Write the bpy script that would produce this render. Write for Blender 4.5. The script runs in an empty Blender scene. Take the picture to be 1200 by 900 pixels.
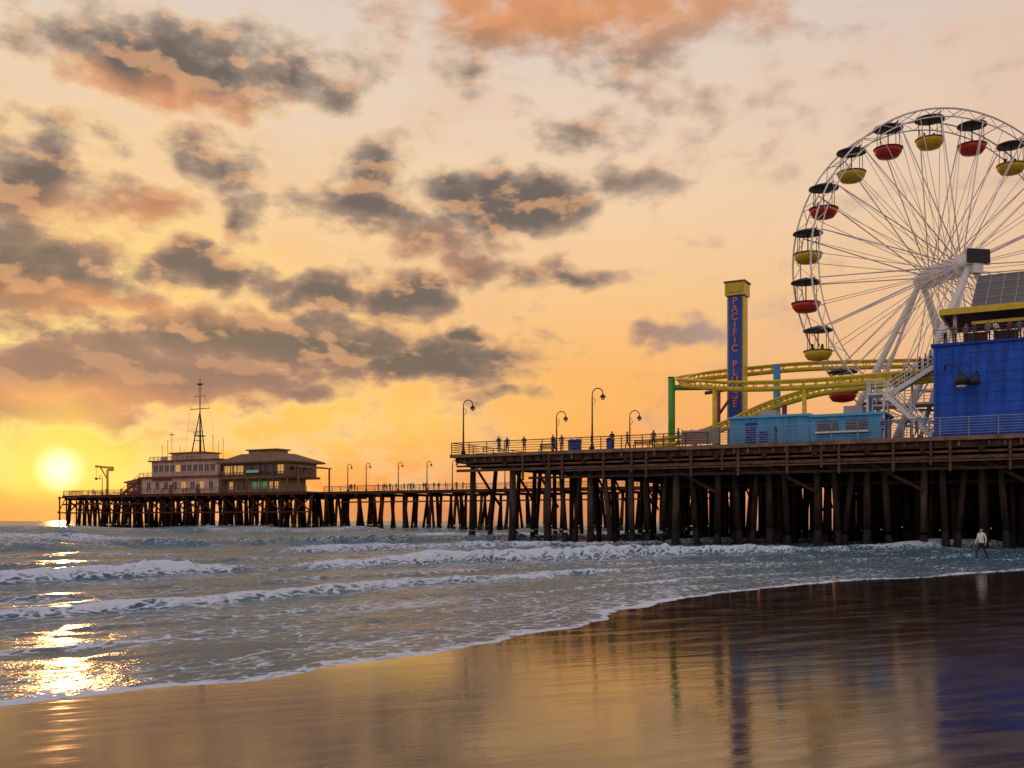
import bpy, math, random
import numpy as np
from mathutils import Vector, Matrix
random.seed(7); np.random.seed(7)
scene=bpy.context.scene
R=math.radians
def lin(c):
    return tuple(((x/255)/12.92 if x/255<=0.04045 else ((x/255+0.055)/1.055)**2.4) for x in c)

# ------------------------------------------------------------------ frames
# pier frame: a = metres along the pier front (towards land), b = metres back from the front edge
A0=Vector((-5.3,103.0,0)); U=Vector((0.872,-0.489,0)); V=Vector((0.489,0.872,0))
DECK=8.8
def pier(p): return (A0.x+U.x*p[0]+V.x*p[1], A0.y+U.y*p[0]+V.y*p[1], p[2])
def ident(p): return tuple(p)
PANG=math.atan2(U.y,U.x)

# ------------------------------------------------------------------ node helpers
def nn(t,ty,**kw):
    x=t.nodes.new(ty)
    for k,v in kw.items(): setattr(x,k,v)
    return x
def mth(t,op,a,b=None,c=None,clamp=False):
    x=nn(t,'ShaderNodeMath',operation=op); x.use_clamp=clamp
    for i,v in enumerate((a,b,c)):
        if v is None: continue
        if isinstance(v,(int,float)): x.inputs[i].default_value=v
        else: t.links.new(v,x.inputs[i])
    return x.outputs[0]
def vmul(t,vec,k):
    x=nn(t,'ShaderNodeVectorMath',operation='MULTIPLY'); t.links.new(vec,x.inputs[0]); x.inputs[1].default_value=k; return x.outputs[0]
def sstep(t,v,lo,hi,a=0,b=1,kind='SMOOTHSTEP'):
    x=nn(t,'ShaderNodeMapRange',interpolation_type=kind)
    for i,q in enumerate((v,lo,hi,a,b)):
        if isinstance(q,(int,float)): x.inputs[i].default_value=q
        else: t.links.new(q,x.inputs[i])
    return x.outputs[0]
def noise(t,vec,scale,detail=4,rough=.6,stretch=(1,1,1),dim='2D',out='Fac'):
    v=vmul(t,vec,tuple(scale*s for s in stretch))
    x=nn(t,'ShaderNodeTexNoise'); x.noise_dimensions=dim; x.inputs['Scale'].default_value=1; x.inputs['Detail'].default_value=detail; x.inputs['Roughness'].default_value=rough
    t.links.new(v,x.inputs['Vector']); return x.outputs[out]

# ------------------------------------------------------------------ materials
def mat(name,col,rough=.7,var=.35,scale=2.0,bump=.0,metal=0.,spec=.4,emit=None,estr=0,stretch=(1,1,1),dark_low=None,streak=0):
    m=bpy.data.materials.new(name); m.use_nodes=True; t=m.node_tree; n=t.nodes; l=t.links
    b=n['Principled BSDF']; b.inputs['Roughness'].default_value=rough
    b.inputs['Metallic'].default_value=metal; b.inputs['Specular IOR Level'].default_value=spec
    g=n.new('ShaderNodeNewGeometry')
    nz=noise(t,g.outputs['Position'],scale,3,.65,stretch,'3D')
    k=sstep(t,nz,.3,.7,1-var,1+var,'LINEAR')
    if streak:   # rain streaks / grime running down painted walls
        st=noise(t,g.outputs['Position'],2.2,3,.6,(1,1,.12),'3D'); k=mth(t,'MULTIPLY',k,sstep(t,st,.35,.62,1-streak,1.08))
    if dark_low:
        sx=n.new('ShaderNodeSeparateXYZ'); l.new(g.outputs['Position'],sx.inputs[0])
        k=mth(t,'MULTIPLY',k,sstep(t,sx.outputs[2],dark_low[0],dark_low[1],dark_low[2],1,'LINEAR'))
    sc=n.new('ShaderNodeVectorMath'); sc.operation='SCALE'; sc.inputs[0].default_value=col[:3]
    l.new(k,sc.inputs['Scale']); l.new(sc.outputs[0],b.inputs['Base Color'])
    if bump:
        bp=n.new('ShaderNodeBump'); bp.inputs['Strength'].default_value=bump; bp.inputs['Distance'].default_value=.05
        l.new(nz,bp.inputs['Height']); l.new(bp.outputs[0],b.inputs['Normal'])
    if emit:
        b.inputs['Emission Color'].default_value=(*emit,1); b.inputs['Emission Strength'].default_value=estr
    return m
M={}
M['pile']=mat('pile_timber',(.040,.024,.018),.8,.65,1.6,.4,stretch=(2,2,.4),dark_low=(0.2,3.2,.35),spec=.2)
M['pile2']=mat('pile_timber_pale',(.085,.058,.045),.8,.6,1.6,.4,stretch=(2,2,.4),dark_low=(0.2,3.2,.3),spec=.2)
M['mussel']=mat('pile_growth',(.014,.012,.011),.7,.6,5,.6,spec=.25)
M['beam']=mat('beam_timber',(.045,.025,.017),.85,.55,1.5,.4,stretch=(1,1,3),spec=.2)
M['redbeam']=mat('red_timber',(.095,.03,.018),.85,.5,1.5,spec=.2)
M['redpile']=mat('red_pile_timber',(.055,.022,.016),.85,.6,1.2,spec=.2)
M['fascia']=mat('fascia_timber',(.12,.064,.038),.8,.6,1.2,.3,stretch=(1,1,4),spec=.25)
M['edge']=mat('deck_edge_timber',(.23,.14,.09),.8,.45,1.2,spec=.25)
M['plank']=mat('deck_plank',(.16,.11,.08),.85,.3,1.5,spec=.2)
M['rail']=mat('rail_paint_brown',(.10,.06,.045),.6,.2)
M['railblue']=mat('rail_paint_bluegrey',(.22,.28,.38),.5,.15)
M['rust']=mat('rusty_pipe',(.16,.07,.035),.7,.5,2)
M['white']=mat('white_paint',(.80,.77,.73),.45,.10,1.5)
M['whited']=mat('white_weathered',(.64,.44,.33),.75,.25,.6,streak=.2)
M['red']=mat('red_fibreglass',(.50,.035,.02),.35,.15)
M['yellow']=mat('yellow_fibreglass',(.66,.43,.02),.35,.15)
M['trackyellow']=mat('yellow_steel',(.74,.52,.03),.4,.18)
M['canopy']=mat('canopy_dark',(.085,.09,.075),.6,.2)
M['blue']=mat('blue_wall_paint',(.012,.10,.56),.65,.18,.8,streak=.30)
M['blue2']=mat('blue_seam_paint',(.008,.05,.34),.6,.1)
M['tower']=mat('tower_blue',(.03,.08,.42),.45,.12,streak=.2)
M['cyan']=mat('lightblue_paint',(.06,.34,.62),.55,.16,.8,streak=.22)
M['cyan2']=mat('lightblue_trim',(.12,.44,.70),.55,.12,.8)
M['green']=mat('green_steel',(.10,.36,.05),.4,.1)
M['purple']=mat('purple_steel',(.22,.03,.14),.4,.1)
M['orange']=mat('orange_letters',(.80,.24,.04),.5,.05)
M['black']=mat('black_panel',(.015,.015,.018),.5,.1)
M['iron']=mat('dark_iron',(.025,.023,.022),.55,.2)
M['solar']=mat('solar_cell',(.085,.08,.085),.35,.15,.8)
M['alu']=mat('aluminium',(.40,.37,.34),.5,.1,metal=.2)
M['roof']=mat('brown_roof',(.17,.10,.055),.85,.3,1)
M['cream']=mat('cream_wall',(.36,.22,.12),.8,.2,.5)
M['glass']=mat('window_glass',(.03,.03,.035),.15,.1,spec=.6)
M['litgreen']=mat('lit_window_green',(.1,.3,.15),.3,.1,emit=(.25,.9,.45),estr=.16)
M['litwarm']=mat('lit_window_warm',(.3,.2,.1),.3,.1,emit=(1,.5,.12),estr=.5)
M['globe']=mat('lamp_glass',(.65,.6,.5),.2,.05)
M['beige']=mat('beige_banner',(.45,.32,.24),.7,.15)
M['redwall']=mat('red_wall',(.28,.075,.04),.8,.25,.7)
M['skin']=mat('skin',(.42,.25,.17),.6,.05); M['hair']=mat('hair',(.03,.02,.015),.6,.2); M['shoe']=mat('shoe',(.04,.035,.03),.6,.1)
cloth=[mat('cloth_%s'%nm,c,.85,.12) for nm,c in dict(black=(.02,.02,.025),navy=(.03,.05,.12),maroon=(.22,.04,.04),grey=(.16,.16,.17),white=(.75,.74,.72),teal=(.05,.2,.22),tan=(.30,.21,.13)).items()]

# ------------------------------------------------------------------ mesh builder
class B:
    def __init__(s,T=pier): s.v=[];s.f=[];s.m=[];s.mats=[];s.T=T
    def mi(s,k):
        if k not in s.mats: s.mats.append(k)
        return s.mats.index(k)
    def hexa(s,c,k):
        i=len(s.v); s.v+=[tuple(p) for p in c]; mi=s.mi(k)
        for q in ((3,2,1,0),(4,5,6,7),(0,1,5,4),(1,2,6,5),(2,3,7,6),(3,0,4,7)):
            s.f.append(tuple(i+j for j in q)); s.m.append(mi)
    def box(s,x0,x1,y0,y1,z0,z1,k):
        s.hexa([(x0,y0,z0),(x1,y0,z0),(x1,y1,z0),(x0,y1,z0),(x0,y0,z1),(x1,y0,z1),(x1,y1,z1),(x0,y1,z1)],k)
    def beam(s,p,q,w,h,k):
        p=Vector(p);q=Vector(q);d=(q-p).normalized()
        up=Vector((0,0,1)) if abs(d.z)<.95 else Vector((0,1,0))
        r=d.cross(up).normalized()*w/2; u=r.cross(d).normalized()*h/2
        s.hexa([p-r-u,p+r-u,p+r+u,p-r+u,q-r-u,q+r-u,q+r+u,q-r+u],k)
    def tube(s,pts,rad,k,n=6,closed=False):
        pts=[Vector(p) for p in pts]; N=len(pts)
        if not hasattr(rad,'__len__'): rad=[rad]*N
        base=len(s.v); mi=s.mi(k); prev=None
        for j,p in enumerate(pts):
            if closed: d=(pts[(j+1)%N]-pts[j-1]).normalized()
            else: d=(pts[min(j+1,N-1)]-pts[max(j-1,0)]).normalized()
            if prev is None:
                up=Vector((0,0,1)) if abs(d.z)<.9 else Vector((0,1,0))
                r=d.cross(up).normalized()
            else:
                r=(prev-d*prev.dot(d)).normalized()
            prev=r; u=r.cross(d)
            for i in range(n):
                an=2*math.pi*i/n
                s.v.append(tuple(p+(r*math.cos(an)+u*math.sin(an))*rad[j]))
        seg=N if closed else N-1
        for j in range(seg):
            j2=(j+1)%N
            for i in range(n):
                i2=(i+1)%n
                s.f.append((base+j*n+i,base+j*n+i2,base+j2*n+i2,base+j2*n+i)); s.m.append(mi)
        if not closed:
            s.f.append(tuple(base+i for i in range(n))[::-1]); s.m.append(mi)
            s.f.append(tuple(base+(N-1)*n+i for i in range(n))); s.m.append(mi)
    def lathe(s,c,prof,k,n=16):
        s.tube([(c[0],c[1],c[2]+z) for r,z in prof],[max(r,.005) for r,z in prof],k,n)
    def done(s,name,parent=None,smooth=False,origin=None):
        w=[s.T(p) for p in s.v]
        arr=np.array(w)
        if origin is None:
            o=Vector(((arr[:,0].min()+arr[:,0].max())/2,(arr[:,1].min()+arr[:,1].max())/2,arr[:,2].min()))
        else: o=Vector(s.T(origin))
        me=bpy.data.meshes.new(name)
        me.from_pydata([tuple(Vector(p)-o) for p in w],[],s.f)
        for k in s.mats: me.materials.append(M[k] if isinstance(k,str) else k)
        me.polygons.foreach_set('material_index',s.m)
        if smooth: me.polygons.foreach_set('use_smooth',[True]*len(s.f))
        me.update()
        ob=bpy.data.objects.new(name,me); scene.collection.objects.link(ob)
        if parent:
            ob.parent=parent; ob.location=o-parent.location
        else: ob.location=o
        return ob
def empty(name,p,T=pier):
    e=bpy.data.objects.new(name,None); e.location=T(p); e.empty_display_size=.5; scene.collection.objects.link(e); return e
def spline(pts,n=10):
    out=[]; P=[Vector(p) for p in pts]
    for i in range(len(P)-1):
        p0=P[max(i-1,0)];p1=P[i];p2=P[i+1];p3=P[min(i+2,len(P)-1)]
        for j in range(n):
            t=j/n
            out.append(.5*((2*p1)+(-p0+p2)*t+(2*p0-5*p1+4*p2-p3)*t*t+(-p0+3*p1-3*p2+p3)*t**3))
    out.append(P[-1]); return out

# ------------------------------------------------------------------ shoreline field
SH=[(-420,-420),(-60,-52),(-25,-13),(-12,3.5),(-6,12),(-4.2,13.9),(-2.5,16),(-.9,18.2),(.9,21),(2.7,24.8),(4.9,29.3),(8,33),(12,37),(22,44.5),(45,62),(90,105),(700,800)]
SH=[(p.x,p.y) for p in spline([(x,y,0) for x,y in SH],4)]
SHa=np.array(SH)
def sdist(X,Y):
    X=X.ravel();Y=Y.ravel(); best=np.full(X.shape,1e9); sg=np.ones(X.shape)
    for i in range(len(SHa)-1):
        p=SHa[i];q=SHa[i+1];d=q-p;L2=d@d
        t=np.clip(((X-p[0])*d[0]+(Y-p[1])*d[1])/L2,0,1)
        dx=X-p[0]-t*d[0];dy=Y-p[1]-t*d[1];D=np.hypot(dx,dy)
        cr=d[0]*(Y-p[1])-d[1]*(X-p[0])
        m=D<best-1e-9; best[m]=D[m]; sg[m]=np.where(cr[m]>=0,1,-1)
    return best*sg
def vnoise(x,y,seed=0):
    xi=np.floor(x).astype(np.int64);yi=np.floor(y).astype(np.int64);fx=x-xi;fy=y-yi
    fx=fx*fx*(3-2*fx);fy=fy*fy*(3-2*fy)
    def h(a,b):
        k=(a*374761393+b*668265263+seed*1442695041)&0xffffffff
        k=((k^(k>>13))*1274126177)&0xffffffff
        return ((k^(k>>16))&0xffff)/65535.
    return (h(xi,yi)*(1-fx)+h(xi+1,yi)*fx)*(1-fy)+(h(xi,yi+1)*(1-fx)+h(xi+1,yi+1)*fx)*fy
def fbm(x,y,seed=0,o=4):
    r=0;a=.5;t=0
    for i in range(o): r=r+a*vnoise(x*2**i,y*2**i,seed+i*17);t+=a;a*=.5
    return r/t
def sandz(s): return np.where(s<0,np.minimum(-s*.012,2.5),-s*.03)
def geo(a,b,n): return list(np.geomspace(a,b,n))
def gridmesh(name,xs,ys,zf,material):
    X,Y=np.meshgrid(xs,ys); Z,at=zf(X,Y)
    nx=len(xs);ny=len(ys)
    co=np.stack([X.ravel(),Y.ravel(),Z.ravel()],1).astype(np.float32)
    me=bpy.data.meshes.new(name); me.vertices.add(nx*ny); me.vertices.foreach_set('co',co.ravel())
    i=np.arange(ny-1)[:,None]*nx+np.arange(nx-1)[None,:]; i=i.ravel()
    F=np.stack([i,i+1,i+nx+1,i+nx],1).astype(np.int32)
    nf=len(F); me.loops.add(nf*4); me.loops.foreach_set('vertex_index',F.ravel())
    me.polygons.add(nf); me.polygons.foreach_set('loop_start',np.arange(0,nf*4,4,dtype=np.int32)); me.polygons.foreach_set('loop_total',np.full(nf,4,dtype=np.int32))
    me.polygons.foreach_set('use_smooth',np.ones(nf,dtype=bool)); me.update(calc_edges=True)
    for k,v in (at or {}).items():
        A=me.attributes.new(k,'FLOAT','POINT'); A.data.foreach_set('value',v.ravel().astype(np.float32))
    me.materials.append(material)
    ob=bpy.data.objects.new(name,me); scene.collection.objects.link(ob); return ob
def wave(X,Y):
    x=X.ravel();y=Y.ravel(); s=sdist(x,y)
    l=x*.62+y*.78
    edge=(fbm(l*.22,x*0+3,1,3)-.5)*1.8+(fbm(x*1.1,y*1.1,5,4)-.5)*.8
    se=s+edge*np.clip(1-np.abs(s)/8,0,1)
    mean=(fbm(l*.05,s*.02,9,3)-.5)*7+(fbm(l*.3,s*.1,19,3)-.5)*1.6
    z=np.zeros_like(s);foam=np.zeros_like(s)
    farx=np.clip((x-4)/14,0,1)*np.clip((75-y)/20,0,1)   # sheltered water by the pier
    rough=fbm(x*1.6,y*1.6,91,4)-.5
    for k,(sc,A,w1,w2,fo) in enumerate([(4.6,.06,.22,1.0,.75),(7.2,.05,.25,1.0,.55),(10.5,.18,.35,1.8,.85),(15.5,.14,.35,1.8,.4),(23,.55,.75,3.2,1.05),(33,.25,.8,3.5,.4),(44,.45,1.0,4,.8),(62,.6,1.5,6,.35),(86,.7,2,8,.75),(118,.8,3,10,.2),(150,.9,3,12,.5),(190,1,4,14,.4)]):
        mw=mean*min(1,sc/16)
        amp=A*np.clip(fbm(l*.055+k*7.3,s*0+k,31+k,3)*2.9-.75,.03,1.15)
        d=s-sc-mw+rough*min(1.2,sc*.05)
        pr=np.where(d<0,np.exp(-(d/w1)**2),np.exp(-(d/w2)**2))
        rel=amp/A
        fr=np.where(d<0,np.exp(-(d/(w1*1.6))**2),np.exp(-(d/(w2*.3))**2))
        z+=amp*pr*(1+rough*.9*fr)
        foam=np.maximum(foam,fo*fr*np.clip(rel*1.3,0,1))
        foam=np.maximum(foam,fo*.5*np.clip(rel,0,1)*np.where(d<0,np.exp(-(d/(w1*6))**2),np.exp(-(d/(w2*.8))**2)))
    chop=(fbm(x*.7,y*1.0,51,4)-.5)
    z+=chop*(.09+.26*np.clip(s/60,0,1))*np.clip(s/3,0,1)
    z+=np.clip((s-60)/60,0,1)*.2*np.sin(s*.28+3*fbm(x*.02,y*.02,77,2))
    z*=np.clip(1-(y-400)/2500,0,1)
    surf=.42*np.clip(1-s/60,0,1)*np.clip(-.05+fbm(x*.15,y*.15,61,4)*1.8,0,1.2)
    foam=np.maximum(foam,surf)
    foam*=1-.6*farx
    foam=np.maximum(foam,.78*np.exp(-((se-.15)/.28)**2)+.45*np.exp(-((se-1.6)/1.4)**2)*(1-.5*farx))
    sheet=.035*(1-np.exp(-np.clip(se,0,50)/.35))
    z=np.where(se>0,z*np.clip(se/1.5,0,1)+sheet-.004,-.3*np.minimum(-se,4)-.004)
    return z.reshape(X.shape),{'foam':foam,'shore':se}
xs=[-6000,-3500,-2000]+[-v for v in geo(24,1300,90)[::-1]]+list(np.arange(-23.7,30,.17))+geo(30.5,1300,90)+[2000,3500,6000]
ys=[-500,-200,-80,-40,-20,-8,0]+list(np.arange(4,7,.5))+list(np.arange(7,34,.1))+geo(34.1,420,330)+geo(430,7000,60)

# water
SR=-math.atan2(.78,.62)
wm=bpy.data.materials.new('sea_water'); wm.use_nodes=True; t=wm.node_tree; n=t.nodes; l=t.links
wb=n['Principled BSDF']; wb.inputs['Base Color'].default_value=(.055,.125,.175,1); wb.inputs['Roughness'].default_value=.2; wb.inputs['IOR'].default_value=1.20
fb=nn(t,'ShaderNodeBsdfDiffuse'); fb.inputs['Color'].default_value=(.62,.70,.82,1)
g=nn(t,'ShaderNodeNewGeometry'); mp=nn(t,'ShaderNodeMapping'); mp.inputs['Rotation'].default_value=(0,0,SR); l.new(g.outputs['Position'],mp.inputs[0]); pos=mp.outputs[0]
af=nn(t,'ShaderNodeAttribute',attribute_name='foam').outputs['Fac']
n1=noise(t,pos,3.2,6,.75,(.5,1.2,1)); n2=noise(t,pos,.35,2,.6,(.5,1.3,1))
nv=noise(t,pos,1.1,3,.6,out='Color')
ad=nn(t,'ShaderNodeVectorMath',operation='ADD'); l.new(vmul(t,pos,(1.5,3.2,1)),ad.inputs[0]); l.new(vmul(t,nv,(2,2,2)),ad.inputs[1])
vo=nn(t,'ShaderNodeTexVoronoi',feature='DISTANCE_TO_EDGE'); vo.voronoi_dimensions='2D'; vo.inputs['Scale'].default_value=1; l.new(ad.outputs[0],vo.inputs['Vector'])
lace=sstep(t,vo.outputs['Distance'],0,.2,.30,-.12)
v=mth(t,'MULTIPLY_ADD',n1,1.9,af); v=mth(t,'MULTIPLY_ADD',n2,.8,v); v=mth(t,'ADD',v,lace)
ff=sstep(t,v,1.35+.40,1.35+.84)
mx=nn(t,'ShaderNodeMixShader'); l.new(ff,mx.inputs[0]); l.new(wb.outputs[0],mx.inputs[1]); l.new(fb.outputs[0],mx.inputs[2])
l.new(mx.outputs[0],n['Material Output'].inputs['Surface'])
hh=mth(t,'ADD',mth(t,'MULTIPLY',noise(t,pos,3.0,4,.65,(.5,1.2,1)),.11),mth(t,'MULTIPLY',noise(t,pos,.6,2,.55,(.5,1.2,1)),.30))
bp=nn(t,'ShaderNodeBump'); bp.inputs['Strength'].default_value=1.0; bp.inputs['Distance'].default_value=1.0; l.new(hh,bp.inputs['Height'])
l.new(bp.outputs[0],wb.inputs['Normal']); l.new(bp.outputs[0],fb.inputs['Normal'])
gridmesh('sea_water',xs,ys,wave,wm)

# sand
sm=bpy.data.materials.new('wet_sand'); sm.use_nodes=True; t=sm.node_tree; n=t.nodes; l=t.links
sb=n['Principled BSDF']; g=nn(t,'ShaderNodeNewGeometry'); mp=nn(t,'ShaderNodeMapping'); mp.inputs['Rotation'].default_value=(0,0,SR+.5); l.new(g.outputs['Position'],mp.inputs[0]); pos=mp.outputs[0]
dark_refl=nn(t,'ShaderNodeAttribute',attribute_name='dark_refl').outputs['Fac']  # mask for a dark pier reflection painted into the sand
c1=noise(t,pos,.5,4,.6); c2=noise(t,pos,45,2,.6); c3=noise(t,pos,1.3,5,.7,(.3,1.6,1))
cr=nn(t,'ShaderNodeValToRGB'); cr.color_ramp.elements[0].position=.3; cr.color_ramp.elements[0].color=(.024,.015,.011,1)
cr.color_ramp.elements[1].position=.75; cr.color_ramp.elements[1].color=(.085,.05,.032,1)
l.new(mth(t,'ADD',mth(t,'MULTIPLY',c1,.5),mth(t,'MULTIPLY',c2,.5)),cr.inputs[0])
dd=mth(t,'MULTIPLY_ADD',c3,.9,mth(t,'SUBTRACT',dark_refl,.45),clamp=True)
dk=nn(t,'ShaderNodeVectorMath',operation='SCALE'); l.new(cr.outputs[0],dk.inputs[0]); l.new(sstep(t,dd,0,1,1,.4),dk.inputs['Scale']); l.new(dk.outputs[0],sb.inputs['Base Color'])  # sand colour darkened up the beach, standing in for the pier's dark reflection
l.new(mth(t,'ADD',sstep(t,c3,.40,.62,.03,.12),mth(t,'MULTIPLY',dd,.16)),sb.inputs['Roughness']); sb.inputs['IOR'].default_value=1.62
l.new(sstep(t,dd,0,1,.5,.08),sb.inputs['Specular IOR Level'])  # specular cut under the same mask, muting the blue wall's reflection
rip=noise(t,pos,1.6,3,.55,(.4,1.4,1)); patch=sstep(t,noise(t,pos,.16,2,.5),.45,.62)
h=mth(t,'ADD',mth(t,'MULTIPLY',mth(t,'MULTIPLY',rip,patch),.0055),mth(t,'MULTIPLY',noise(t,pos,22,3,.6,(.6,1,1)),.0008))
h=mth(t,'MULTIPLY_ADD',noise(t,pos,4,3,.6,(.15,2,1)),.0016,h)
bp=nn(t,'ShaderNodeBump'); bp.inputs['Strength'].default_value=.8; bp.inputs['Distance'].default_value=1; l.new(h,bp.inputs['Height']); l.new(bp.outputs[0],sb.inputs['Normal'])
sx=[-6000,-2000,-600,-200]+list(np.arange(-120,-30,4))+list(np.arange(-30,60,.5))+list(np.arange(60,180,4))+[300,800,2000,6000]
sy=[-6000,-1500,-400,-120]+list(np.arange(-60,4,3))+list(np.arange(4,60,.5))+list(np.arange(60,240,4))+[400,900,2500,6500]
def sandf(X,Y):
    s=sdist(X,Y); z=sandz(s)
    z=np.where(s>60,-1.8-.02*(s-60),z); z=np.maximum(z,-40)
    return z.reshape(X.shape),{'dark_refl':np.clip((-s-7.0)/5.0,0,1)}  # grows away from the waterline; drives the painted dark reflection
gridmesh('beach_sand',sx,sy,sandf,sm)

# ------------------------------------------------------------------ big platform of the pier
pr=empty('wooden_pier',(0,0,0))
def pilef(bd,a,b,r,la=0,lb=0,top=8.0,k='pile'):
    p0=Vector((a+la,b+lb,-2.2)); p1=Vector((a,b,top))
    m=p0.lerp(p1,.34+random.uniform(-.03,.03)); m2=p0.lerp(p1,.36)
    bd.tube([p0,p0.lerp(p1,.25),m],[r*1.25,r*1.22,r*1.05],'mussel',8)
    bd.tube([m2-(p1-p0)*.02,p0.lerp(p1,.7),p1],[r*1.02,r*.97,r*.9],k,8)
bd=B()
ai=[1.2+4.25*i for i in range(28)]
for i,a in enumerate(ai):
    for j in range(21):
        b=.9+4.9*j
        ja=random.uniform(-.3,.3); r=.24+random.uniform(-.03,.05)
        if j==0:
            pilef(bd,a+ja,b,.31+random.uniform(-.04,.05),random.uniform(-.25,.25),k=random.choice(('pile','pile2')))
            if i>1: pilef(bd,a+ja+1.2,b+.3,.26,random.uniform(.5,1.3),-.1,k=random.choice(('pile','pile','pile2')))
            if i>2 and i%2: pilef(bd,a+ja-1.1,b+.5,.25,-random.uniform(.5,1.2),0)
        else:
            pilef(bd,a+ja,b,r,random.choice((-.9,-.3,0,0,.4,.9)) if j<8 else 0,random.uniform(-.4,.4))
            if i>3 and j<7 and random.random()<.7: pilef(bd,a+ja+random.uniform(1.2,2.8),b+random.uniform(-1,1),.22,random.uniform(-1,1))
            if i>8 and j<5: pilef(bd,a+ja+random.uniform(1.,3.2),b+random.uniform(-1,2),.25,random.uniform(-.8,.8))
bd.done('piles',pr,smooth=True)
bd=B(); L=118; D=96
bd.box(-.6,L,-.25,D,8.52,8.80,'plank')
bd.done('deck',pr)
bd=B()
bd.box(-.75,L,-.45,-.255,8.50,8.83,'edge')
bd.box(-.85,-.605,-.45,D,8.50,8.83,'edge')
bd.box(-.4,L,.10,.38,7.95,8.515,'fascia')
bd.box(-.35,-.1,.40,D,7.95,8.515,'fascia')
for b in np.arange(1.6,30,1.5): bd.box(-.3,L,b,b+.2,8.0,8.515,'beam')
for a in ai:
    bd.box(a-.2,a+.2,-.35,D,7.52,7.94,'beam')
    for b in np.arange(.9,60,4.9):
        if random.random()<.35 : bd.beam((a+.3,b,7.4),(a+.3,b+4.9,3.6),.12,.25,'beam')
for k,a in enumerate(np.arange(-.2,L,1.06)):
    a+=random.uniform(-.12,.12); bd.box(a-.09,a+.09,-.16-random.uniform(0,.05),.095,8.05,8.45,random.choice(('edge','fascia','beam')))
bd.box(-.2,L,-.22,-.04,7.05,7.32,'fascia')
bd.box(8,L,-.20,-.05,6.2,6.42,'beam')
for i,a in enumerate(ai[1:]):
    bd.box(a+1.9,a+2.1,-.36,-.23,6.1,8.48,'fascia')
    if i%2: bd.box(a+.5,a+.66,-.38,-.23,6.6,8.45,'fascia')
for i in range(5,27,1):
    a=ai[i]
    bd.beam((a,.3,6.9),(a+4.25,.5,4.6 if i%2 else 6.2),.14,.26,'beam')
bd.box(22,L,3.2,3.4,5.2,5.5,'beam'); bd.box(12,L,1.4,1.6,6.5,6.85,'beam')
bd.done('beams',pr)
bd=B(); bd.tube([(-.2,-.12,7.62),(L,-.12,7.62)],.10,'rust',8); bd.tube([(12,-.3,6.9),(L,-.3,6.9)],.07,'rust',8)
bd.tube([(2,1,7.3),(L,1,7.3)],.14,'iron',8); bd.done('pipes',pr)

def railing(bd,p,q,h,k,step=2.0,bars=4,r=.025):
    p=Vector(p);q=Vector(q);L=(q-p).length;n=max(1,int(round(L/step)))
    for i in range(n+1):
        c=p.lerp(q,i/n); bd.tube([c,c+Vector((0,0,h))],r*1.7,k,5)
    for j in range(bars):
        z=Vector((0,0,h*(1-j/(bars)))) 
        bd.tube([p+z,q+z],r*(1.6 if j==0 else 1),k,5)
bd=B(); z=8.83
railing(bd,(-.7,-.35,z),(26,-.35,z),1.15,'rail',2.1,5,.03)
railing(bd,(-.7,-.35,z),(-.7,60,z),1.15,'rail',2.1,5,.03); bd.done('pier_railing',None)
bd=B(); railing(bd,(26.2,-.35,z),(95,-.35,z),1.45,'railblue',2.1,7,.028); bd.done('pier_railing')

# ------------------------------------------------------------------ long pier
fp=empty('long_pier',(-100,96,0))
EN=-179.5
bd=B()
def bent(a,bs,r=.26,sp=1.0):
    c=(bs[0]+bs[-1])/2
    for b in bs:
        f=(b-c)/max(1,(bs[-1]-c)); pilef(bd,a,b,r,random.uniform(-.15,.15),f*sp,k='redpile')
        pilef(bd,a,b+.3,r*.9,random.choice((-1,1))*random.uniform(.7,1.8),0,k='redpile')
for a in np.arange(-94,2,6.4): bent(a,[97,101,105,109],.33)
for a in np.arange(EN+1,-96,4.3): bent(a+random.uniform(-.4,.4),[91,96,102,108,114],.33)
bd.done('piles',fp,smooth=True)
bd=B()
bd.box(-97,118,96.02,110,8.45,8.75,'plank'); bd.box(EN,-97,90,117,8.45,8.76,'plank')
bd.done('deck',fp)
bd=B()
bd.box(-97,0,95.75,96.0,8.2,8.80,'redbeam'); bd.box(EN,-96.9,89.75,89.98,8.1,8.8,'redbeam'); bd.box(EN-.25,EN-.02,89.7,117,8.1,8.8,'redbeam')
for a in np.arange(-94,2,6.4): bd.box(a-.25,a+.25,95.7,110,7.6,8.15,'redbeam')
for a in np.arange(EN+1,-97,4.3):
    bd.box(a-.25,a+.25,89.6,117,7.5,8.05,'redbeam')
    bd.beam((a,91,7.4),(a+4.3,91,4.2),.2,.3,'redbeam')
    if random.random()<.7: bd.beam((a,90.8,4.4),(a+4.3,90.8,7.3),.2,.3,'redbeam')
bd.box(EN,-97,90.5,90.8,4.0,4.35,'redbeam'); bd.box(EN,-150,89.6,89.9,6.2,6.6,'redbeam')
bd.box(-94,0,96.5,96.8,6.2,6.5,'redbeam')
bd.done('beams',fp)
bd=B(); railing(bd,(-97,95.9,8.8),(-1,95.9,8.8),1.15,'rail',2.4,4,.045)
railing(bd,(EN,89.9,8.8),(-97,89.9,8.8),1.15,'rail',2.4,4,.045); railing(bd,(EN,90,8.8),(EN,117,8.8),1.15,'rail',2.4,4,.045)
bd.done('railing',fp)
bd=B(); bd.box(EN-4,EN-.3,91,97,4.1,4.4,'redbeam')
for a in (EN-3.6,EN-.8): 
    for b in (91.4,96.6): bd.tube([(a,b,-2),(a,b,8.6)],.2,'pile',8)
bd.beam((EN-3.8,91,8.2),(EN-.2,91,8.2),.2,.3,'redbeam'); bd.beam((EN-3.6,91,4.4),(EN-.6,91,8.1),.12,.2,'redbeam')
bd.done('landing_stage',fp)

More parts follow.
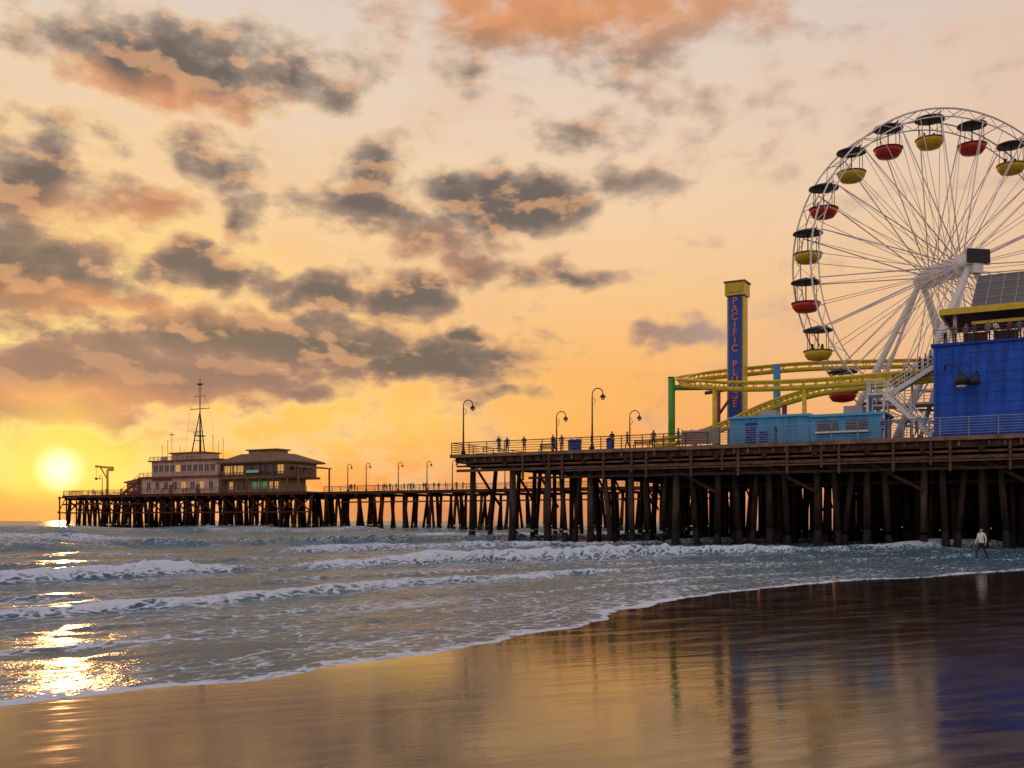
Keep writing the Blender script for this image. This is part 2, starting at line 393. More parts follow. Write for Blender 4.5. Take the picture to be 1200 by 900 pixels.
# ------------------------------------------------------------------ far buildings
def windows(bd,a0,a1,b,z0,z1,n,k='glass',frame='whited',gap=.35):
    w=(a1-a0)/n
    for i in range(n):
        x0=a0+i*w+w*gap/2; x1=a0+(i+1)*w-w*gap/2
        bd.box(x0,x1,b-.06,b-.005,z0,z1,k if not (k=='glass' and random.random()<.25) else 'litwarm')
        bd.box(x0-.1,x1+.1,b-.12,b-.062,z1,z1+.12,frame); bd.box(x0-.1,x1+.1,b-.14,b-.062,z0-.12,z0,frame)
        bd.box((x0+x1)/2-.05,(x0+x1)/2+.05,b-.10,b-.062,z0,z1,frame)
def bwin_side(bd,b0,b1,a,z0,z1,n,k='glass'):
    w=(b1-b0)/n
    for i in range(n):
        bd.box(a+.005,a+.06,b0+i*w+w*.2,b0+(i+1)*w-w*.2,z0,z1,k)
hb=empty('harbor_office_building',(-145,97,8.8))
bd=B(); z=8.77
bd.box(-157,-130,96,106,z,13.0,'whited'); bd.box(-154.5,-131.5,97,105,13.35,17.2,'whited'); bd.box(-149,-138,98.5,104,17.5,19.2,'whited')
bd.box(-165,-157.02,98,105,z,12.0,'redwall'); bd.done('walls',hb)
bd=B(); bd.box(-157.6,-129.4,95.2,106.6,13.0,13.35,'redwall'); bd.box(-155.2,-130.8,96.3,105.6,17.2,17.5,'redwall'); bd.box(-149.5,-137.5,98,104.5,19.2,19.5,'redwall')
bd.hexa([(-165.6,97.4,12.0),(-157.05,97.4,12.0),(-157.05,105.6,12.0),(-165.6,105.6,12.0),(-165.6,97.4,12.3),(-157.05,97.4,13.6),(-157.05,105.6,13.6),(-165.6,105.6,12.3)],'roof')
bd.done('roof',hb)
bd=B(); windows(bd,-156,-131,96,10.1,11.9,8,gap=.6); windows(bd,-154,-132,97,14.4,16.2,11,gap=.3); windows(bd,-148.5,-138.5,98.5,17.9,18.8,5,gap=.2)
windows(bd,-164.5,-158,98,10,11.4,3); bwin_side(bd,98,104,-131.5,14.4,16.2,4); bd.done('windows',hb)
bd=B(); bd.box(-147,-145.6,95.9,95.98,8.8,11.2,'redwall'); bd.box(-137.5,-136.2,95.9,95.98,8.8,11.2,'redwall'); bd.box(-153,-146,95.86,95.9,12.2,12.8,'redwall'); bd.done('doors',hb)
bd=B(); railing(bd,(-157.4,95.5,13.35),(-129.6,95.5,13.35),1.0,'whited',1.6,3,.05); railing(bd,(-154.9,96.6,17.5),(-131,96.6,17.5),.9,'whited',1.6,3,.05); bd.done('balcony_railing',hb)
bd=B()
for i in range(10):
    bd.box(-165-(i+1)*.7+7.4,-165-i*.7+7.4,95.4,96.0-.02,12.5-(i+1)*.4,12.8-i*.4,'redwall')
bd.beam((-157.6,95.4,13.8),(-164.6,95.4,9.9),.1,.12,'whited'); bd.done('stair',hb)
bd=B(); c=(-141.5,101)
for da,db in ((-1.6,-1.2),(1.6,-1.2),(0,1.6)): bd.tube([(c[0]+da,c[1]+db,19.4),(c[0],c[1],30)],[.16,.1],'iron',6)
for zz in (22.5,24.8,27): 
    q=(30-zz)/10.6; pts=[(c[0]+da*q,c[1]+db*q,zz) for da,db in ((-1.6,-1.2),(1.6,-1.2),(0,1.6))]; bd.tube(pts,.06,'iron',5,closed=True)
bd.tube([(c[0],c[1],19),(c[0],c[1],38.4)],[.22,.09],'iron',6); bd.tube([(c[0]-3.4,c[1],30.6),(c[0]+3.4,c[1],30.6)],.1,'iron',6)
bd.tube([(c[0]-2,c[1],33.8),(c[0]+2,c[1],33.8)],.07,'iron',6); bd.box(c[0]-1.1,c[0]+1.1,c[1]-1,c[1]+1,23.6,23.8,'iron'); railing(bd,(c[0]-1.1,c[1]-1,23.8),(c[0]+1.1,c[1]-1,23.8),.9,'iron',1,3,.04)
for s_ in (-1,1):
    bd.tube([(c[0]+s_*3.4,c[1],30.6),(c[0],c[1],36.5)],.03,'iron',4); bd.tube([(c[0]+s_*3.4,c[1],30.6),(c[0]+s_*5.5,c[1],19.4)],.03,'iron',4)
bd.box(c[0]-.6,c[0]+.6,c[1]-.4,c[1]+.4,36.6,37,'iron')
for x,h in ((-152,3.5),(-154,2.2),(-134,2.6),(-147.5,2.0),(-150.5,5.5),(-132.5,3.4),(-136,4.2)): bd.tube([(x,100,17.3),(x,100,19.5+h)],.06,'iron',5)
bd.box(-153.5,-152.3,99,100,17.5,18.7,'alu'); bd.box(-135,-133.8,99,100,17.5,18.5,'alu'); bd.box(-151.4,-149.6,99.9,100.1,24.2,24.4,'iron')
bd.done('signal_mast',hb)

rs=empty('pier_restaurant_building',(-118,97,8.8))
bd=B(); bd.box(-128,-111,97,106,8.77,12.2,'cream'); bd.box(-128.5,-108.5,96,107,12.7,15.9,'cream'); bd.done('walls',rs)
bd=B(); bd.box(-129,-107.8,95.2,107.6,12.2,12.7,'roof')
e0=(-129.3,94.4);e1=(-107,108.5); r0=(-125,98.5);r1=(-113,104.5)
bd.box(e0[0],e1[0],e0[1],e1[1],15.9,16.3,'roof')
bd.hexa([(e0[0],e0[1],16.302),(e1[0],e0[1],16.302),(e1[0],e1[1],16.302),(e0[0],e1[1],16.302),(r0[0],r0[1],18.4),(r1[0],r0[1],18.4),(r1[0],r1[1],18.4),(r0[0],r1[1],18.4)],'roof')
bd.box(-123.5,-114.5,99.5,103.5,18.4,19.2,'cream'); bd.box(-124,-114,99,104,19.2,19.5,'roof')
bd.hexa([(-107,95,14.9),(-103.8,95,14.5),(-103.8,107,14.5),(-107,107,14.9),(-107,95,15.2),(-103.8,95,14.8),(-103.8,107,14.8),(-107,107,15.2)],'roof')
bd.done('roof',rs)
bd=B(); windows(bd,-128.1,-109,96,13.3,15.4,9,frame='roof',gap=.2); windows(bd,-127.6,-121,97,9.8,11.6,3,gap=.3,frame='roof')
windows(bd,-120,-115,97,9.8,11.5,3,k='litgreen',frame='roof',gap=.3); windows(bd,-114.6,-111.4,97,9.8,11.5,2,k='litwarm',frame='roof'); bwin_side(bd,97,106,-108.5,13.3,15.4,4); bd.done('windows',rs)
bd=B(); railing(bd,(-128.8,95.3,12.7),(-108,95.3,12.7),1,'rail',1.6,4,.05)
for a in np.arange(-128.5,-107,4.2): bd.box(a-.14,a+.14,95.2,95.5,8.8,12.2,'roof'); bd.box(a-.1,a+.1,94.9,95.1,12.7,15.9,'roof')
for b in (95.4,106.5): bd.box(-104.3,-104,b-.15,b+.15,8.8,14.5,'roof')
bd.done('veranda_posts',rs)
bd=B(); bd.box(-120,-116,95.0,95.12,13.6,14.2,'litgreen'); bd.done('sign_board',rs)

# crane
bd=B(); bd.tube([(-170,96,8.8),(-170,96,15.6)],[.35,.28],'trackyellow',8); bd.beam((-168.2,96,16),(-174.6,96,16.6),.5,.6,'trackyellow'); bd.beam((-170,96,13),(-172.6,96,16.1),.25,.3,'trackyellow')
bd.tube([(-174.4,96,16.4),(-174.4,96,13.6)],.05,'iron',5); bd.box(-174.7,-174.1,95.8,96.2,13.0,13.6,'iron'); bd.box(-169.3,-168,95.6,96.4,15.2,16.4,'trackyellow'); bd.done('dock_crane')

# ------------------------------------------------------------------ street lamps
def lamp(a,b,h=5.6,side=1,z=8.8,T=pier,f=1.):
    bd=B(T)
    bd.lathe((a,b,z),[(.22,0),(.22,.35),(.13,.5),(.10*f,.9),(.075*f,2.6),(.06*f,h-.7)],'iron',10)
    pts=[(a,b,z+h-.8)]
    for i in range(0,13):
        th=math.pi-i*math.pi*1.05/12
        pts.append((a+side*(.55+.55*math.cos(th)),b,z+h-.55+.55*math.sin(th)))
    bd.tube(pts,.05*f,'iron',8)
    cx=pts[-1]
    bd.lathe((cx[0],cx[1],cx[2]-.5),[(.02,.0),(.15,.05),(.2,.2),(.18,.3)],'globe',12)
    bd.lathe((cx[0],cx[1],cx[2]-.24),[(.3,0),(.24,.12),(.10,.25),(.06,.34)],'iron',12)
    sp=[(a+side*(.12+.22*math.sin(x)),b,z+h-1.5+x*.22) for x in np.linspace(0,3.0,8)]
    bd.tube(sp,.025,'iron',5)
    return bd.done('street_lamp',smooth=True)
lamp(.3,.3,5.5); lamp(14.5,.4,5.8); lamp(4.9,12,5.2); lamp(12.2,15,5.2)
for a in (-91,-85.8,-77,-69.4,-62.9,-50): lamp(a,97,6.2,f=1.4)
for a in (-177,): lamp(a,100,5.6,-1,f=1.4)

# ------------------------------------------------------------------ ferris wheel
C=Vector((42.3,100,26.5)); E=Vector((.978,.208,0)); Nf=Vector((.208,-.978,0)); Zv=Vector((0,0,1))
fw=bpy.data.objects.new('ferris_wheel',None); fw.location=(C.x,C.y,DECK); scene.collection.objects.link(fw)
def W(r,th,n): return C+E*(r*math.cos(th))+Zv*(r*math.sin(th))+Nf*n
HW=1.75; RO=15.25; RI=14.45
bd=B(ident)
for n_ in (-HW,HW):
    for r_,t_ in ((RO,.09),(RI,.065)):
        bd.tube([W(r_,2*math.pi*i/120,n_) for i in range(120)],t_,'white',6,closed=True)
    for i in range(80):
        t0=2*math.pi*i/80;t1=2*math.pi*(i+1)/80
        bd.tube([W(RO if i%2 else RI,t0,n_),W(RI if i%2 else RO,t1,n_)],.035,'white',4)
for i in range(40):
    t0=2*math.pi*i/40+R(96.5)
    bd.tube([W(RO,t0,-HW),W(RO,t0,HW)],.05,'white',5); 
    if i%2: bd.tube([W(RO,t0,-HW),W(RO,t0+2*math.pi/40,HW)],.03,'white',4)
bd.done('rims',fw,smooth=True)
bd=B(ident)
for i in range(20):
    t0=R(96.5)+i*R(18)
    for n_ in (-1,1):
        bd.tube([W(.95,t0,n_*2.5),W(RI,t0,n_*HW)],.06,'white',5)
        bd.tube([W(.95,t0+.25,n_*1.0),W(RI,t0+R(9),n_*HW)],.035,'white',4)
        bd.tube([W(.95,t0-.2,n_*1.0),W(RI,t0,n_*HW)],.03,'white',4)
bd.done('spokes',fw,smooth=True)
bd=B(ident)
def cyl(n0,n1,r,k,n=20): bd.tube([W(0,0,n0),W(0,0,n1)],r,k,n)
cyl(-4.0,4.0,.45,'white'); 
for n_ in (-2.5,2.5,-1,1): cyl(n_-.12,n_+.12,1.05,'white')
cyl(3.6,4.2,.75,'white'); cyl(-4.2,-3.6,.75,'white')
bd.done('hub',fw)
bd=B(ident)
for n_,nb in ((3.9,5.2),(-3.9,-5.2)):
    for e_ in (-9.0,9.0):
        foot=C+E*e_+Nf*nb; foot.z=DECK
        top=W(0,0,n_)
        bd.tube([top,foot],[.30,.38],'white',8)
        f2=C+E*e_*.72+Nf*(nb*1.0); f2.z=DECK; bd.tube([top,f2],[.16,.2],'white',6)
        for q in (.3,.5,.7,.85):
            bd.tube([top.lerp(foot,q),top.lerp(f2,q)],.10,'white',5)
    for q in (.55,.8):
        p=[top.lerp(C+E*e_+Nf*nb-Zv*(C.z-DECK),q) for e_ in (-9,9)]
        bd.tube(p,.14,'white',6)
bd.done('support_frame',fw,smooth=True)
bd=B(ident)
c=W(0,0,4.6)+E*.3+Zv*.4
def obox(bd,c,hx,hy,hz,k,ex=E,ey=Nf):
    bd.hexa([c-ex*hx+ey*hy-Zv*hz,c+ex*hx+ey*hy-Zv*hz,c+ex*hx-ey*hy-Zv*hz,c-ex*hx-ey*hy-Zv*hz,c-ex*hx+ey*hy+Zv*hz,c+ex*hx+ey*hy+Zv*hz,c+ex*hx-ey*hy+Zv*hz,c-ex*hx-ey*hy+Zv*hz],k)
obox(bd,c,1.15,.12,.62,'black'); obox(bd,c-Nf*.2,1.3,.07,.75,'white'); obox(bd,c-Zv*1.1-Nf*.3,.5,.3,.45,'white'); bd.done('display_panel',fw)
for i in range(20):
    th=R(96.5)+i*R(18); p=W(14.9,th,0)
    col='yellow' if i%2==0 else 'red'
    bd=B(ident)
    bd.tube([p-Nf*HW,p+Nf*HW],.06,'iron',6)
    bd.lathe((p.x,p.y,p.z-.1),[(1.4,-.05),(1.38,.06),(.9,.25),(.25,.42),(.05,.5)],'canopy',20)
    bd.lathe((p.x,p.y,p.z),[(.06,-2.4),(.06,0)],'iron',8)
    bd.lathe((p.x,p.y,p.z-2.95),[(.35,0),(.95,.12),(1.24,.5),(1.32,.85)],col,22)
    bd.lathe((p.x,p.y,p.z-2.1),[(1.37,0),(1.37,.08)],'canopy' if col=='yellow' else 'iron',22)
    for q in range(4):
        an=q*math.pi/2+.6; bd.tube([(p.x+1.25*math.cos(an),p.y+1.25*math.sin(an),p.z-2.1),(p.x+1.2*math.cos(an),p.y+1.2*math.sin(an),p.z-.1)],.035,'iron',5)
    if i%3==0:
        for q in (-.5,.45): bd.lathe((p.x+q,p.y+.1,p.z-2.2),[(.2,0),(.24,.35),(.1,.55),(.13,.65),(.12,.8),(.04,.86)],'hair',8)
    bd.done('gondola_%d'%(i+1),fw,smooth=True)

# ------------------------------------------------------------------ drop tower
dt=empty('drop_tower_ride',(24,15,DECK))
bd=B(); bd.box(23.3,24.7,14.2,15.8,8.8,25.0,'tower'); bd.box(24.702,24.86,14.3,15.7,8.8,24.9,'trackyellow'); bd.box(23.14,23.298,14.3,15.7,8.8,24.9,'trackyellow')
bd.box(22.6,23.4,13.9,14.19,8.8,9.9,'trackyellow'); bd.box(24.6,25.4,13.9,14.19,8.8,9.9,'trackyellow'); bd.done('mast',dt)
bd=B(); bd.box(23.0,25.0,14.0,16.0,25.0,26.3,'trackyellow'); bd.box(22.9,25.1,13.9,16.1,26.3,26.45,'canopy'); bd.box(23.2,24.8,13.9,13.998,25.3,26.0,'yellow'); bd.done('cap',dt)
cu=bpy.data.curves.new('letters','FONT'); cu.body='\n'.join('PACIFIC PLUNGE'); cu.size=1.0; cu.align_x='CENTER'; cu.space_line=.80; cu.extrude=.03; cu.offset=.012
to=bpy.data.objects.new('tmp',cu); scene.collection.objects.link(to); dg=bpy.context.evaluated_depsgraph_get()
me=bpy.data.meshes.new_from_object(to.evaluated_get(dg)); bpy.data.objects.remove(to)
me.materials.clear(); me.materials.append(M['orange']); lo=bpy.data.objects.new('sign_letters',me); scene.collection.objects.link(lo)
lo.parent=dt; lo.rotation_euler=(math.pi/2,0,PANG); lo.location=Vector(pier((24,14.15,24.1)))-dt.location

# ------------------------------------------------------------------ roller coaster
rc=empty('roller_coaster',(30,9,DECK))
def track(pts,name,rad=.16,g=.6):
    P=spline(pts,12); bd=B(); Lr=[];Rr=[];S=[]
    for i,p in enumerate(P):
        d=(P[min(i+1,len(P)-1)]-P[max(i-1,0)]); d.z=0; d.normalize(); s=Vector((d.y,-d.x,0))
        Lr.append(p-s*g);Rr.append(p+s*g);S.append(p-Vector((0,0,.6)))
    bd.tube(Lr,rad*.8,'trackyellow',7);bd.tube(Rr,rad*.8,'trackyellow',7);bd.tube(S,rad*1.5,'trackyellow',8)
    for i in range(0,len(P),2):
        bd.tube([Lr[i],S[i],Rr[i]],.06,'trackyellow',5)
    bd.done(name,rc,smooth=True); return P
t1=track([(46,5.6,14.9),(40,5.5,14.8),(34,5.5,14.7),(27.5,5.6,14.9),(22.5,7,15.6),(19.8,10,16.4),(20.5,14,17.3),(24,17,17.9),(30,20.5,18.5),(40,27.5,19),(48,31,19)],'track_upper')
t2=track([(45,10,15.3),(38.6,9.5,14.9),(34,9.5,14.6),(31,9.5,14.0),(28,9.5,13.1),(25.3,9.5,12.0),(21.4,9.5,10.8),(17,9.5,10.2)],'track_descent')
bd=B()
def post(a,b,z,k,r=.28): bd.tube([(a,b,8.8),(a,b,z)],r,k,10)
post(28.3,14,17.6,'cyan',.36); post(33,5.5,14.0,'trackyellow',.2); post(38.5,5.9,14.0,'cyan',.26); post(24.5,6.2,14.5,'trackyellow',.24); post(30.2,9.5,13.1,'purple',.24); post(27,18.6,17.4,'purple',.24)
post(18.8,10,16.5,'green',.36); bd.tube([(18.8,10,15.5),(22.9,10.2,15.3)],.28,'green',10); bd.tube([(18.8,10,16.5),(18.8,10,16.56)],.42,'green',10)
post(22.9,12,15.2,'purple',.3); bd.tube([(21.6,12,15.0),(24.6,12,15.3)],.18,'purple',8); bd.tube([(22.9,12,12.6),(24.6,12,14.9)],.14,'purple',8)
post(36,25.2,18,'green',.26); post(21.4,9.5,10.2,'purple',.24)
bd.done('supports',rc,smooth=True)

# ------------------------------------------------------------------ light blue building
lb=empty('light_blue_building',(33,4,DECK))
bd=B(); bd.box(26.7,33.9,3.8,8,8.83,11.4,'cyan'); bd.box(34.0,40,3.5,8,8.83,11.2,'cyan'); bd.done('walls',lb)
bd=B(); bd.box(26.5,33.95,3.6,8.2,11.4,11.6,'cyan2'); bd.box(33.955,40.2,3.3,8.2,11.2,11.42,'cyan2')
for a in (29,36.5): bd.box(a,a+1.6,5,6.6,11.6 if a<33 else 11.42,12.2,'alu')
bd.done('roof',lb)
bd=B()
for a in np.arange(27,33.5,.6): bd.box(a,a+.06,3.72,3.798,8.9,11.35,'cyan2')
bd.box(34.6,36.4,3.42,3.498,9.9,10.8,'glass'); bd.box(37,38.8,3.42,3.498,9.9,10.8,'glass'); bd.box(28.2,29.2,3.66,3.718,8.9,11,'blue2')
bd.box(34.5,38.9,3.0,3.418,9.75,9.88,'white'); bd.done('windows_and_panels',lb)
bd=B(); bd.box(23.6,27.0,-.25,-.16,8.95,10.2,'beige'); 
for a in np.arange(23.6,27.1,.85): bd.tube([(a,-.2,8.83),(a,-.2,10.3)],.05,'iron',5)
bd.done('banner_fence')

# ------------------------------------------------------------------ blue building with roof terrace
bb=empty('blue_building',(58,3,DECK))
bd=B(); bd.box(44.2,86,2,15,8.83,16.3,'blue'); bd.done('walls',bb)
bd=B()
for a in np.arange(44.4,86,1.25): bd.box(a,a+.035,1.975,1.998,8.9,16.2,'blue2')
for z in np.arange(10,16.2,.8): bd.box(44.25,86,1.968,1.974,z,z+.03,'blue2')
bd.box(44.0,86.2,1.8,15.2,16.3,16.5,'blue2'); bd.box(44.1,86,1.92,1.957,8.84,9.3,'blue2'); bd.done('wall_trim',bb)
bd=B(); railing(bd,(44.2,2.05,16.5),(86,2.05,16.5),1.1,'rail',1.5,5,.02); bd.done('terrace_railing',bb)
bd=B()
for a in np.arange(45.5,86,5.5):
    for b in (5,13): bd.box(a-.14,a+.14,b-.14,b+.14,16.5,19.3,'white')
bd.box(44.6,86,3.9,4.1,19.15,19.65,'trackyellow'); bd.box(44.4,44.6,3.9,14.2,19.15,19.65,'trackyellow'); bd.box(44.62,86,4.12,14.2,19.3,19.6,'roof')
bd.box(46.8,86,4.6,4.75,18.3,18.55,'trackyellow')
for a in np.arange(46,84,2.3): bd.box(a,a+1.7,8,8.1,16.5,18.2,'roof')
bd.done('terrace_canopy',bb)
bd=B()
def P3(a,q): return (a,6.5+6.5*q,20.0+3.9*q)
a0,a1=46.6,86
bd.hexa([P3(a0,0),P3(a1,0),P3(a1,1),P3(a0,1)]+[(x,y,z+.12) for x,y,z in (P3(a0,0),P3(a1,0),P3(a1,1),P3(a0,1))],'solar')
for a in np.arange(a0,a1+.1,1.1):
    p=P3(a,0);q=P3(a,1); bd.beam((p[0],p[1],p[2]+.15),(q[0],q[1],q[2]+.15),.05,.06,'alu')
for q in np.linspace(0,1,5):
    p=P3(a0,q);r=P3(a1,q); bd.beam((p[0],p[1],p[2]+.145),(r[0],r[1],r[2]+.145),.05,.05,'alu')
for a in np.arange(a0+.5,a1,4.5):
    bd.tube([(a,12.8,19.6),(a,12.8,23.8)],.09,'alu',6); bd.tube([(a,7,19.6),(a,7,20.2)],.09,'alu',6); bd.tube([(a,8.5,19.6),(a,12.8,23)],.06,'alu',5)
bd.done('solar_array',bb)
bd=B(); 
bd.tube(spline([(45.0,1.96,14.4),(45.3,1.2,14.7),(46.0,.9,14.4),(46.4,.9,13.8)],6),.06,'iron',7)
bd.lathe((46.4,.9,12.8),[(.1,0),(.42,.15),(.55,.5),(.35,.85),(.1,1.05)],'iron',14); bd.lathe((46.4,.9,12.73),[(.3,0),(.38,.16)],'globe',14)
bd.tube([(47.6,1.96,13.7),(47.4,1.2,14.0),(47.3,1.0,13.7)],.05,'iron',7); bd.lathe((47.3,1.0,12.9),[(.4,0),(.45,.4),(.15,.75)],'iron',14)
bd.done('wall_lamp',bb,smooth=True)

# stairs
st=empty('white_staircase',(42,5,DECK))
bd=B()
def flight(p,q,w):
    p=Vector(p);q=Vector(q);n=16
    for i in range(n):
        a=p.lerp(q,i/n);b=p.lerp(q,(i+1)/n); x0,x1=sorted((a.x,b.x))
        bd.box(x0,x1+.06,p.y,p.y+w,a.z+(q.z-p.z)/n-.06,a.z+(q.z-p.z)/n,'white')
    for y in (p.y,p.y+w):
        bd.beam((p.x,y,p.z-.1),(q.x,y,q.z-.1),.06,.38,'white')
        for j in range(1,4): bd.tube([(p.x,y,p.z+.35*j),(q.x,y,q.z+.35*j)],.035,'white',5)
        for i in range(9):
            c=p.lerp(q,i/8); bd.tube([(c.x,y,c.z),(c.x,y,c.z+1.08)],.035,'white',5)
flight((44.1,3.4,9.0),(40.2,3.4,13.0),1.1); flight((40.2,4.8,13.0),(43.9,4.8,15.2),1.1)
bd.box(38.7,40.2,3.4,5.9,12.85,13.0,'white'); bd.box(43.9,45.2,4.0,5.95,15.05,15.2,'white')
railing(bd,(38.7,3.4,13),(40.2,3.4,13),1.1,'white',.7,4,.03); railing(bd,(38.7,3.4,13),(38.7,5.9,13),1.1,'white',.7,4,.03)
for a in (38.8,40.1): 
    for b in (3.5,5.8): bd.tube([(a,b,8.83 if a>40.05 else 11.42),(a,b,12.9)],.09,'white',6)
bd.tube([(43.95,5.9,8.83),(43.95,5.9,15.1)],.1,'white',6); bd.tube([(42,5.9,8.83),(42,5.9,14)],.1,'white',6)
bd.beam((40.3,6,9),(43.9,6,14.9),.1,.14,'white')
bd.done('flights',st)
bd=B(); bd.box(37.5,44,10.5,13.5,12.6,12.8,'white'); railing(bd,(37.5,10.5,12.8),(44,10.5,12.8),1.1,'white',.8,4,.03)
for a in (37.8,40.5,43.5): bd.box(a,a+.2,10.6,10.8,8.8,12.6,'white')
bd.done('boarding_platform')

# bins, benches
def bin_(a,b,k):
    bd=B(); bd.lathe((a,b,8.81),[(.33,0),(.36,.1),(.38,.9),(.42,.95),(.42,1.02),(.3,1.15),(.08,1.22)],k,14); bd.box(a-.2,a+.2,b-.44,b-.36,9.75,9.87,'black'); bd.done('trash_bin')
for a in (12.6,12.0,16.0,30.5): bin_(a,1.2,'tower')
def bench(a,b):
    bd=B()
    for i in range(4): bd.box(a,a+1.8,b+i*.12,b+i*.12+.09,9.22,9.27,'plank')
    for i in range(3): bd.box(a,a+1.8,b+.5,b+.54,9.35+i*.14,9.45+i*.14,'plank')
    for x in (a+.15,a+1.55): bd.box(x,x+.08,b,b+.08,8.8,9.22,'iron'); bd.box(x,x+.08,b+.46,b+.5,8.8,9.75,'iron')
    bd.done('park_bench')
bench(7.8,2); bench(18,1.6)

# ------------------------------------------------------------------ people
def person_mesh(name,walk=0.,arm=0.,lean=0.,swing=1.):
    v=[];r=[];e=[]
    def add(p,rad,par=None):
        v.append(p);r.append(rad)
        if par is not None: e.append((par,len(v)-1))
        return len(v)-1
    pel=add((0,0,.96),.135); sp=add((0,-.01-lean*.3,1.14),.12,pel); ch=add((0,-lean,1.36),.145,sp)
    nk=add((0,-.01-lean*1.2,1.5),.055,ch); hd=add((0,-.02-lean*1.4,1.6),.08,nk); hm=add((0,-.015-lean*1.5,1.66),.095,hd); ht=add((0,-lean*1.5,1.73),.065,hm)
    add((0,-.115-lean*1.5,1.63),.014,hm)
    for s in (-1,1):
        add((s*.095,-lean*1.5,1.645),.016,hm)
        sh=add((s*.19,-lean,1.43),.062,ch)
        sw=s*walk*.12*swing
        el=add((s*.24,sw*.6+.03-arm*.12,1.17+arm*.03),.045,sh)
        wr=add((s*(.24-.12*arm),sw*1.2-.06-arm*.3,.93+arm*.22),.03,el)
        pa=add((s*(.24-.15*arm),sw*1.3-.08-arm*.36,.87+arm*.24),.033,wr)
        for q,(dx,ln) in enumerate(((-.025,.075),(-.008,.085),(.009,.08),(.025,.06))):
            m=add((s*(.25-.15*arm)+.2*dx,sw*1.3-.08-arm*.38+dx,.87+arm*.24-ln*.6),.009,pa); add((s*(.24-.15*arm)+.2*dx,sw*1.3-.095-arm*.38+dx,.87+arm*.24-ln*1.1),.008,m)
        add((s*(.235-.15*arm),sw*1.3-.125-arm*.36,.85+arm*.24),.010,pa)
        st_=-s*walk
        hp=add((s*.09,0,.9),.092,pel)
        kn=add((s*.10,-.22*st_-.03,.5),.062,hp)
        an=add((s*.10,-.38*st_+(.08 if st_<0 else 0)+.02,.09+(.06 if st_<0 else 0)),.042,kn)
        add((s*.115,-.38*st_-.13,.045+(.02 if st_<0 else 0)),.036,an)
    me=bpy.data.meshes.new(name+'_s'); me.from_pydata(v,e,[]); ob=bpy.data.objects.new('tmp',me); scene.collection.objects.link(ob)
    sk=ob.modifiers.new('s','SKIN'); 
    for i,x in enumerate(r): me.skin_vertices[0].data[i].radius=(x,x)
    for i in range(len(r)): me.skin_vertices[0].data[i].use_root=(i==0)
    sb=ob.modifiers.new('b','SUBSURF'); sb.levels=2; sb.render_levels=2
    dg=bpy.context.evaluated_depsgraph_get(); dg.update(); out=bpy.data.meshes.new_from_object(ob.evaluated_get(dg)); bpy.data.objects.remove(ob)
    out.name=name; out.materials.clear()
    for k in range(5): out.materials.append(M['skin'])
    for p in out.polygons:
        c=p.center; p.use_smooth=True
        if c.z<.1: k=3
        elif c.z<.93 and abs(c.x)<.2 : k=2
        elif c.z>1.69 or (c.z>1.56 and c.y+lean*1.5>.015): k=4
        elif c.z<1.5 and (c.z>.95+arm*.2): k=1
        else: k=0
        p.material_index=k
    return out
PM=[person_mesh('p0'),person_mesh('p1',.8),person_mesh('p2',0,1,.06),person_mesh('p3',.4,.4)]
def person(loc,ang,pm,shirt,pants,sc=1.,T=pier,base=PANG):
    ob=bpy.data.objects.new('person',PM[pm]); scene.collection.objects.link(ob)
    ob.location=T(loc); ob.rotation_euler=(0,0,base+R(ang)); ob.scale=(sc,)*3
    for i,m_ in enumerate((M['skin'],cloth[shirt],cloth[pants],M['shoe'],M['hair'])):
        ob.material_slots[i].link='OBJECT'; ob.material_slots[i].material=m_
    return ob
for a,b,an,pm,s_,p_ in [(4.05,1,0,2,1,0),(4.8,1.3,30,0,0,0),(6.9,1,10,2,0,1),(10.1,.9,-20,0,0,0),(11.0,1,20,3,2,1),(14.0,1.4,90,1,0,0),(16.3,1,0,2,0,0),(17.4,2,-90,1,3,1),(20.4,1,180,0,2,0),(22.6,1.5,90,3,5,0),(9.2,3,80,1,6,1),(29.2,1.2,-80,1,2,0),(31.5,1.5,90,3,0,1),(40.5,1,0,2,0,0),(43,1.2,60,1,3,0)]:
    person((a,b,8.81),an,pm,s_,p_,random.uniform(.95,1.06))
for i in range(8): person((40.6+i*.42,5.2+random.uniform(-.1,.3),13.15+i*.25),90+random.uniform(-40,40),random.choice((0,3)),random.randrange(7),random.randrange(2),.98)
for i in range(14): person((45+i*.75+random.uniform(-.2,.2),2.5+random.uniform(0,1.5),16.51),random.uniform(-60,60),random.choice((0,2,3)),random.randrange(7),random.randrange(2))
for i in range(26): person((random.uniform(-93,-48),random.uniform(96.4,98),8.76),random.uniform(0,360),random.randrange(4),random.randrange(7),random.randrange(2))
for i in range(8): person((random.uniform(-175,-132),random.uniform(90.4,94),8.77),random.uniform(0,360),random.randrange(4),random.randrange(7),random.randrange(2))
person((26.9,58.7,-.04),-65,1,4,0,1.03,ident,0)

